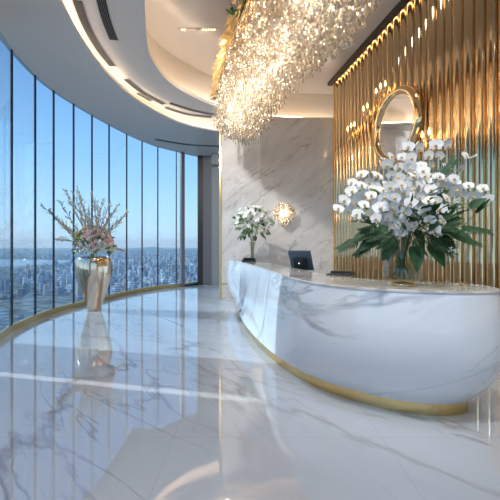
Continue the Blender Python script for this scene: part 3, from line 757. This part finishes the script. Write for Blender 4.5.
for k in range(112):
    a = rv.uniform(0, 2 * PI); rad = rv.uniform(.02, .42)
    bp_ = core + Vector((math.cos(a) * rad * 1.0, rv.uniform(-.40, .12), math.sin(a) * rad * .45 - .04))
    dv = (bp_ - (mouth + Vector((0, .05, -.02)))); dv = dv.normalized() + Vector((rv.uniform(-.5, .5), rv.uniform(-.5, .2), rv.uniform(-.6, .3)))
    o = place_leaf(rv.choice([LB, LN, LN, LB, LF if k % 4 == 0 else LN]), bp_, dv, rv.uniform(.6, 1.0), 'dark green leaf among the white orchids of the counter bouquet', G1, roll=rv.uniform(-.5, .5))
# stems in the vase
b = MB()
for k in range(16):
    a = rv.uniform(0, 6.28); r0 = rv.uniform(.02, .11)
    b.tube([BV + Vector((math.cos(a) * r0, math.sin(a) * r0, .06)), BV + Vector((math.cos(a + 2.6) * .03, math.sin(a + 2.6) * .03, .27)), core + Vector((math.cos(a + 2.8) * .12, math.sin(a + 2.8) * .1, -.02))], .005, 6)
tag(b.build('stem_bundle', M['stem']), 'bundle of green stems standing in the wide glass vase', 'stems', kind='stuff')
# small filler flowers
b = MB()
for (px, py) in [(424, 214), (418, 221), (430, 226), (413, 224), (455, 204), (452, 250)]:
    c0 = at(px, py, BV.y - .3)
    for k in range(16):
        p = c0 + Vector((rv.gauss(0, .022), rv.gauss(0, .02), rv.gauss(0, .022))); b.blob(p, (.007, .007, .007), 5, 4)
tag(b.build('filler_blossom', M['white_rose']), 'clusters of tiny cream filler blossoms between the orchids', 'flowers', kind='stuff')

# gilded leaf garland with a few white blossoms along the window side of the chandelier canopy
b, bl_, gl_, ro, gd, leafish = ORN
for k in range(170):
    i = ro.randrange(1, 44); p = gd[i]; up_ = ro.uniform(.02, .40) * min(1, .25 + i / 26)
    c = Vector((p.x + .01, p.y, ZP + up_)); tv = (gd[i] - gd[i - 1]).to_3d()
    leafish(b, c, -tv.normalized() + Vector((-.3, ro.uniform(-.4, .4), ro.uniform(-.3, .8))), ro.uniform(.12, .24), .05, Vector((-1, ro.uniform(-.5, .1), -.6)))
for k in range(26):
    i = ro.randrange(36, 47); p = gd[i]; c = Vector((p.x - .03, p.y, ZP + ro.uniform(.1, .42)))
    for q in range(5):
        leafish(bl_, c, Vector((-.2, math.cos(q * 1.256), math.sin(q * 1.256))), .06, .05, Vector((-1, -.4, -.3)))
    leafish(gl_, c + Vector((.01, ro.uniform(-.1, .1), -.05)), Vector((-.2, ro.uniform(-1, 1), ro.uniform(-.6, .6))), .16, .06, Vector((-1, -.3, -.4)))
tag(b.build('gold_leaf_garland', mat('gilded_leaf', (.85, .56, .22), .4, .8), ch), kind='stuff'); tag(bl_.build('white_blossoms', M['petal'], ch), kind='stuff'); tag(gl_.build('green_leaves', M['leaf2'], ch), kind='stuff')

# ---- tall metallic floor vase with roses and dry branches
FV = Vector((-3.63, 7.92, 0)); FV = flr(94.5, 310)
t = thing('floor_vase', 'tall tapering champagne-gold mirror vase on the floor by the windows', 'vase', tuple(FV))
pr = [(.12, 0), (.155, .01), (.15, .04), (.165, .10), (.225, .30), (.30, .52), (.37, .76), (.395, .92), (.392, 1.08), (.37, 1.20), (.355, 1.235), (.335, 1.235), (.345, 1.20), (.365, 1.06), (.355, .92), (.001, .86)]
b = MB(); b.lathe([(.001, 0)] + pr, 56, caps=False); b.build('body', M['vase'], t)
def rose_mesh(mat_):
    b = MB(); rq = random.Random(5)
    b.blob((0, 0, .012), (.022, .022, .026), 8, 6)
    for ringi, (n_, r_, tl, L_) in enumerate(((4, .010, 84, .038), (5, .016, 70, .040), (6, .020, 50, .042))):
        for k in range(n_):
            Mx = Matrix.Rotation(2 * PI * k / n_ + ringi * .5, 4, 'Z') @ Matrix.Translation((0, r_, -.012)) @ Matrix.Rotation(R(tl), 4, 'X')
            petal(b, Mx, L_, .046, -.15 if ringi == 2 else .2, tip=1.1)
    o = b.build('rose', mat_); me = o.data; bpy.data.objects.remove(o); return me
RS = {k: rose_mesh(M[k]) for k in ('pink', 'white_rose', 'yellow')}
fc = at(94.5, 245, FV.y)
RADJ = {'pink': 'blush pink rose', 'white_rose': 'ivory white rose', 'yellow': 'pale yellow rose'}
rl = []
for k in range(120):
    g_ = k * 2.39996; zz = 1 - 1.45 * (k + .5) / 120; rr = math.sqrt(max(0, 1 - zz * zz))
    v = Vector((rr * math.cos(g_), rr * math.sin(g_), zz))
    p = fc + Vector((v.x * .40, v.y * .36, v.z * .40))
    ux = v.x
    col = 'yellow' if (ux < -.45 and zz > .1) else ('white_rose' if (zz < .0 or rv.random() < .3) else 'pink')
    if rv.random() < .13: continue
    o = bpy.data.objects.new('rose', RS[col]); COL.objects.link(o); o.location = p + v * rv.uniform(-.03, .04)
    o.rotation_mode = 'QUATERNION'; o.rotation_quaternion = face_quat((v + Vector((0, -.25, .1))).normalized(), rv.uniform(0, 6)); s_ = rv.uniform(.95, 1.4); o.scale = (s_,) * 3
    tag(o, RADJ[col] + ' in the round bouquet of the gold floor vase', 'rose', RADJ[col] + 's in the floor vase')
LO = leaf_mesh(.10, .05, 0, .8, M['leaf3']); LG = leaf_mesh(.10, .055, 0, .8, M['leaf2'])
for k in range(70):
    v = Vector((rv.gauss(0, 1), rv.gauss(0, 1), rv.gauss(.1, .8))).normalized()
    p = fc + Vector((v.x * .31, v.y * .30, v.z * .29 - .02))
    place_leaf(LO if v.x < 0 and k % 2 else LG, p, v + Vector((0, 0, rv.uniform(-.2, .5))), rv.uniform(.8, 1.3), 'green leaf between the roses of the gold floor vase', 'leaves between the roses in the floor vase')
def branch(org, tip, label, seed, grp):
    rq = random.Random(seed); b = MB(); bud = MB()
    mid_ = org.lerp(tip, .5) + Vector((rq.uniform(-.06, .06), rq.uniform(-.06, .06), rq.uniform(0, .08)))
    cu = catmull([org, mid_, tip], 16); b.tube([p - org for p in cu], [.010 - .006 * i / 15 for i in range(16)], 5)
    for k in range(4, 16):
        p = cu[k] - org; tn = (cu[min(15, k + 1)] - cu[k - 1]).normalized()
        for s in range(rq.choice([2, 2, 3])):
            dv = (tn + Vector((rq.uniform(-.75, .75), rq.uniform(-.75, .75), rq.uniform(-.3, .75)))).normalized(); L_ = rq.uniform(.07, .24) * (1.2 - k / 22)
            q = p + dv * L_; m_ = p.lerp(q, .5) + Vector((0, 0, .012)); b.tube([p, m_, q], [.0045, .0035, .002], 4)
            for e in (.35, .6, .8, 1.0): bud.blob(p.lerp(q, e) + Vector((rq.uniform(-.007, .007), rq.uniform(-.007, .007), .002)), (.011, .011, .014), 5, 4)
    t = thing('dry_branch', label, 'branch', tuple(org)); b.build('twig', M['twig'], t); tag(bud.build('buds', M['bud'], t), kind='stuff')
bt = [((43, 207), 'longest dry budded branch reaching furthest left from the floor vase'), ((55, 218), 'dry branch reaching left just below the longest one'), ((66, 192), 'tall dry branch with the highest tip on the left side'), ((74, 195), 'upright dry branch left of the bouquet centre'),
      ((81, 202), 'shorter upright dry branch behind the roses'), ((60, 203), 'dry branch slanting to the upper left'), ((97, 204), 'straight upright dry branch in the middle'), ((103, 201), 'tall dry branch right of the centre'), ((109, 206), 'dry branch beside the tallest right-hand one'),
      ((126, 214), 'dry branch reaching furthest right'), ((120, 222), 'dry branch slanting right under the longest right-hand one'), ((114, 212), 'dry branch leaning to the upper right'), ((58, 240), 'thin dry branch drooping low on the left'), ((122, 250), 'thin dry branch drooping low on the right'), ((88, 210), 'short dry branch rising straight out of the roses'),
      ((70, 200), 'slender dry branch leaning slightly left'), ((50, 212), 'dry branch between the two longest left-hand ones'), ((118, 206), 'thin dry branch leaning right above the others'), ((93, 196), 'slender tall dry branch just right of the centre'), ((78, 190), 'slender dry branch rising tallest of all')]
for k, ((px, py), lab) in enumerate(bt):
    branch(fc + Vector((rv.uniform(-.1, .1), rv.uniform(-.1, .1), -.15)), at(px, py, FV.y + rv.uniform(-.35, .35)), lab, k + 50, None)

# ---- white bouquet at the far end of the counter
SV = Vector((.06, 8.35, CT))
vase_glass(SV, [(.10, .0), (.105, .01), (.05, .03), (.045, .10), (.055, .30), (.085, .46), (.08, .46), (.05, .30), (.038, .10), (.001, .06)], 'slim clear glass vase under the white bouquet at the far counter end', foot=[(.001, 0), (.11, 0), (.11, .012), (.001, .014)], name='slim_vase')
sc_ = at(253.5, 223, SV.y)
b = MB()
for k in range(9):
    a = rv.uniform(0, 6.28); b.tube([SV + Vector((math.cos(a) * .02, math.sin(a) * .02, .07)), SV + Vector((math.cos(a) * .03, math.sin(a) * .03, .45)), sc_ + Vector((math.cos(a) * .15, math.sin(a) * .15, 0))], .006, 5)
tag(b.build('stem_bundle', M['stem']), 'bundle of green stems in the slim vase at the far counter end', 'stems', kind='stuff')
def lily_mesh(mat_):
    b = MB()
    for k in range(6):
        Mx = Matrix.Rotation(PI / 3 * k, 4, 'Z') @ Matrix.Translation((0, .008, 0)) @ Matrix.Rotation(R(38), 4, 'X')
        petal(b, Mx, .095, .045, -.35, tip=.85)
    b.blob((0, 0, .02), (.008, .008, .03), 6, 5); b.tube([(0, 0, 0), (0, .01, -.10), (0, .0, -.20)], .003, 5, mi=1)
    o = b.build('lily', [mat_, M['stem']]); me = o.data; bpy.data.objects.remove(o); return me
LY = {'petal': lily_mesh(M['petal']), 'white_rose': lily_mesh(M['white_rose'])}
for k in range(110):
    g_ = k * 2.39996; zz = 1 - 1.6 * (k + .5) / 110; rr = math.sqrt(max(0, 1 - zz * zz)); v = Vector((rr * math.cos(g_), rr * math.sin(g_), zz))
    if rv.random() < (.30 if v.z > -.1 else .55): continue
    q_ = rv.uniform(.72, 1.02)
    p = sc_ + Vector((v.x * .50 * q_, v.y * .42 * q_, v.z * .44 * q_))
    col = 'white_rose' if rv.random() < .35 else 'petal'
    o = bpy.data.objects.new('lily', LY[col]); COL.objects.link(o); o.location = p; o.rotation_mode = 'QUATERNION'
    o.rotation_quaternion = face_quat((v + Vector((0, -.4, .15))).normalized(), rv.uniform(0, 6)); s_ = rv.uniform(.65, 1.0); o.scale = (s_,) * 3
    nm = 'cream white' if col == 'white_rose' else 'pure white'
    tag(o, nm + ' lily bloom in the bouquet at the far counter end', 'lily', nm + ' lilies in the far bouquet')
for k in range(90):
    v = Vector((rv.gauss(0, 1), rv.gauss(0, 1), rv.gauss(-.25, .8))).normalized(); q_ = rv.uniform(.4, 1.05)
    p = sc_ + Vector((v.x * .42 * q_, v.y * .36 * q_, v.z * .36 * q_))
    place_leaf([LG, LN, LB, LF][k % 4], p, v + Vector((0, 0, rv.uniform(-.3, .3))), rv.uniform(.75, 1.1), 'green leaf in the white bouquet at the far counter end', 'leaves in the far white bouquet')
for (px, py, lab) in [(243, 197, 'tall cream flower spike leaning left in the far bouquet'), (249, 203, 'short cream flower spike above the far bouquet'), (263, 197, 'thin cream flower spike leaning right in the far bouquet'), (233, 214, 'cream flower spike pointing furthest left in the far bouquet')]:
    tip = at(px, py, SV.y); org = sc_ + Vector((0, 0, -.1)); t = thing('flower_spike', lab, 'flower', tuple(org))
    cu = catmull([org, org.lerp(tip, .5) + Vector((0, 0, .03)), tip], 14); b = MB(); b.tube([p - org for p in cu], .004, 5); b.build('stem', M['stem'], t)
    b = MB()
    for k in range(6, 14):
        for s in range(3): b.blob(cu[k] - org + Vector((rv.uniform(-.016, .016), rv.uniform(-.016, .016), rv.uniform(-.02, .02))), (.016, .014, .018), 6, 5)
    b.build('florets', M['white_rose'], t)

# ------------------------------------------------------------------ the city far below
GZ = -190.0
gm = mat('city_ground', (.2, .22, .2), .9); nt = gm.node_tree; N = nt.nodes; L = nt.links; bs = N['Principled BSDF']
tc = N.new('ShaderNodeTexCoord')
def nz(sc, det):
    n_ = N.new('ShaderNodeTexNoise'); n_.inputs['Scale'].default_value = sc; n_.inputs['Detail'].default_value = det; L.new(tc.outputs['Object'], n_.inputs[0]); return n_
a1, a2 = nz(.004, 6), nz(.03, 3)
cr = N.new('ShaderNodeValToRGB'); E = cr.color_ramp.elements; E[0].position = .40; E[0].color = (.025, .06, .045, 1); E[1].position = .62; E[1].color = (.36, .36, .35, 1)
e = cr.color_ramp.elements.new(.5); e.color = (.12, .15, .12, 1)
mxm = N.new('ShaderNodeMath'); mxm.operation = 'MULTIPLY_ADD'; L.new(a2.outputs[0], mxm.inputs[0]); mxm.inputs[1].default_value = .55; 
m5 = N.new('ShaderNodeMath'); m5.operation = 'MULTIPLY'; L.new(a1.outputs[0], m5.inputs[0]); m5.inputs[1].default_value = .45
L.new(m5.outputs[0], mxm.inputs[2]); L.new(mxm.outputs[0], cr.inputs[0]); L.new(cr.outputs[0], bs.inputs['Base Color'])
b = MB(); b.box((-8000, 16000, GZ - 5), (44000, 36000, 10)); gr = b.build('city_ground', gm); struct(gr)
# bay of water
b = MB(); wp = []
rw = random.Random(3)
for k in range(40):
    a = 2 * PI * k / 40; rx, ry = 1900, 1150; w_ = 1 + .18 * math.sin(a * 3 + 1) + .12 * math.sin(a * 5) + rw.uniform(-.05, .05)
    wp.append(Vector((-3500 + rx * w_ * math.cos(a), 3600 + 600 * math.cos(a) + ry * w_ * math.sin(a), GZ + .6)))
b.add(wp + [p - Vector((0, 0, 2)) for p in wp], [tuple(range(40))] + [(i, (i + 1) % 40, 40 + (i + 1) % 40, 40 + i) for i in range(40)], 0, False)
tag(b.build('bay', mat('bay_water', (.30, .40, .48), .25)), 'broad pale blue bay beyond the city blocks', 'water')
bcols = [(.85, .85, .83), (.60, .62, .64), (.88, .85, .80), (.36, .40, .44), (.68, .56, .48)]
bm_ = []
for i, c in enumerate(bcols):
    m = mat('facade_%s' % ['pale', 'grey', 'cream', 'slate', 'tan'][i], c, .7); nt = m.node_tree; N = nt.nodes; L = nt.links; bs = N['Principled BSDF']
    tc = N.new('ShaderNodeTexCoord'); sp = N.new('ShaderNodeSeparateXYZ'); L.new(tc.outputs['Object'], sp.inputs[0])
    md = N.new('ShaderNodeMath'); md.operation = 'DIVIDE'; md.inputs[1].default_value = 7; L.new(sp.outputs[2], md.inputs[0])
    fr = N.new('ShaderNodeMath'); fr.operation = 'FRACT'; L.new(md.outputs[0], fr.inputs[0])
    gt = N.new('ShaderNodeMath'); gt.operation = 'GREATER_THAN'; gt.inputs[1].default_value = .55; L.new(fr.outputs[0], gt.inputs[0])
    mx = N.new('ShaderNodeMix'); mx.data_type = 'RGBA'; mx.inputs[6].default_value = (*c, 1); mx.inputs[7].default_value = (c[0] * .45, c[1] * .5, c[2] * .6, 1)
    L.new(gt.outputs[0], mx.inputs[0]); L.new(mx.outputs[2], bs.inputs['Base Color']); bm_.append(m)
rc = random.Random(21); blds = []
tries = 0
while len(blds) < 6000 and tries < 60000:
    tries += 1
    dist = (430 + 9500 * rc.random() ** 1.7) if tries % 4 else rc.uniform(430, 1500); ang_ = R(rc.uniform(-42, -1)); x, y = dist * math.sin(ang_), dist * math.cos(ang_)
    if ((x + 3500) / 2050) ** 2 + ((y - 3600 - .32 * (x + 3500)) / 1300) ** 2 < 1: continue
    if noise.noise(Vector((x * .0016, y * .0016, 3.1))) < -.12 - (.3 if dist < 1700 else 0): continue
    if math.sin(x * .004 + 1.3) * math.cos(y * .0031) > .55: continue
    tall = rc.random() ** 3
    h_ = 8 + 52 * tall; w1, w2 = rc.uniform(10, 34) * (1 - .3 * tall), rc.uniform(10, 26)
    blds.append((dist, x, y, w1, w2, h_, rc.uniform(-1.1, -.4), rc.randrange(5)))
blds.sort(key=lambda q: q[0] / (q[5] ** .5))
BN = ['pale', 'grey', 'cream', 'slate', 'tan']
restb = MB()
for k, (dist, x, y, w1, w2, h_, rz, ci) in enumerate(blds):
    b = MB() if k < 290 else restb
    org = Vector((x, y, GZ)) if k < 290 else Vector((0, 0, 0)); o3 = Vector((x, y, GZ)) - org
    b.box(o3 + Vector((0, 0, h_ / 2)), (w1, w2, h_), rz, 0 if k < 290 else ci)
    if h_ > 30: b.box(o3 + Vector((0, 0, h_ + 2)), (w1 * .5, w2 * .5, 5), rz, 0 if k < 290 else ci)
    if h_ < 30 and k % 2: b.box(o3 + Vector((w1 * .6, 0, h_ * .3)), (w1, w2 * .7, h_ * .6), rz, 0 if k < 290 else ci)
    if k < 290:
        o = b.build('city_building', bm_[ci], loc=org)
        tag(o, BN[ci] + ' city building far below, seen hazily through the windows', 'building', BN[ci] + ' buildings in the city below')
tag(restb.build('distant_buildings', bm_), 'dense mass of small pale buildings far out towards the horizon', 'buildings', kind='stuff')
# low hills at the horizon
b = MB(); n = 80; A = []; B2 = []; C_ = []
for k in range(n):
    a = R(-60 + 75 * k / (n - 1)); rr = 15500; h_ = 60 + 50 * math.sin(k * .31) + 40 * math.sin(k * .83 + 1) + 20 * math.sin(k * 1.9)
    A.append(Vector((rr * math.sin(a), rr * math.cos(a), GZ - 1))); B2.append(Vector(((rr + 900) * math.sin(a), (rr + 900) * math.cos(a), GZ + max(15, h_)))); C_.append(Vector(((rr + 1900) * math.sin(a), (rr + 1900) * math.cos(a), GZ - 1)))
strip(b, A, B2); strip(b, B2, C_); tag(b.build('hills', mat('hill_scrub', (.12, .17, .13), .9)), 'low blue hills along the horizon', 'hills')
# haze lying over the city
hz = bpy.data.materials.new('haze'); hz.use_nodes = True; nt = hz.node_tree; nt.nodes.clear(); o = nt.nodes.new('ShaderNodeOutputMaterial')
vs_ = nt.nodes.new('ShaderNodeVolumeScatter'); vs_.inputs['Color'].default_value = (.62, .80, 1, 1); vs_.inputs['Density'].default_value = .00008; vs_.inputs['Anisotropy'].default_value = .2
nt.links.new(vs_.outputs[0], o.inputs['Volume'])
b = MB(); b.box((-9000, 10400, GZ + 240), (30000, 20400, 440)); hb = b.build('haze', hz); tag(hb, 'thin blue haze over the distant city', 'haze', kind='stuff')
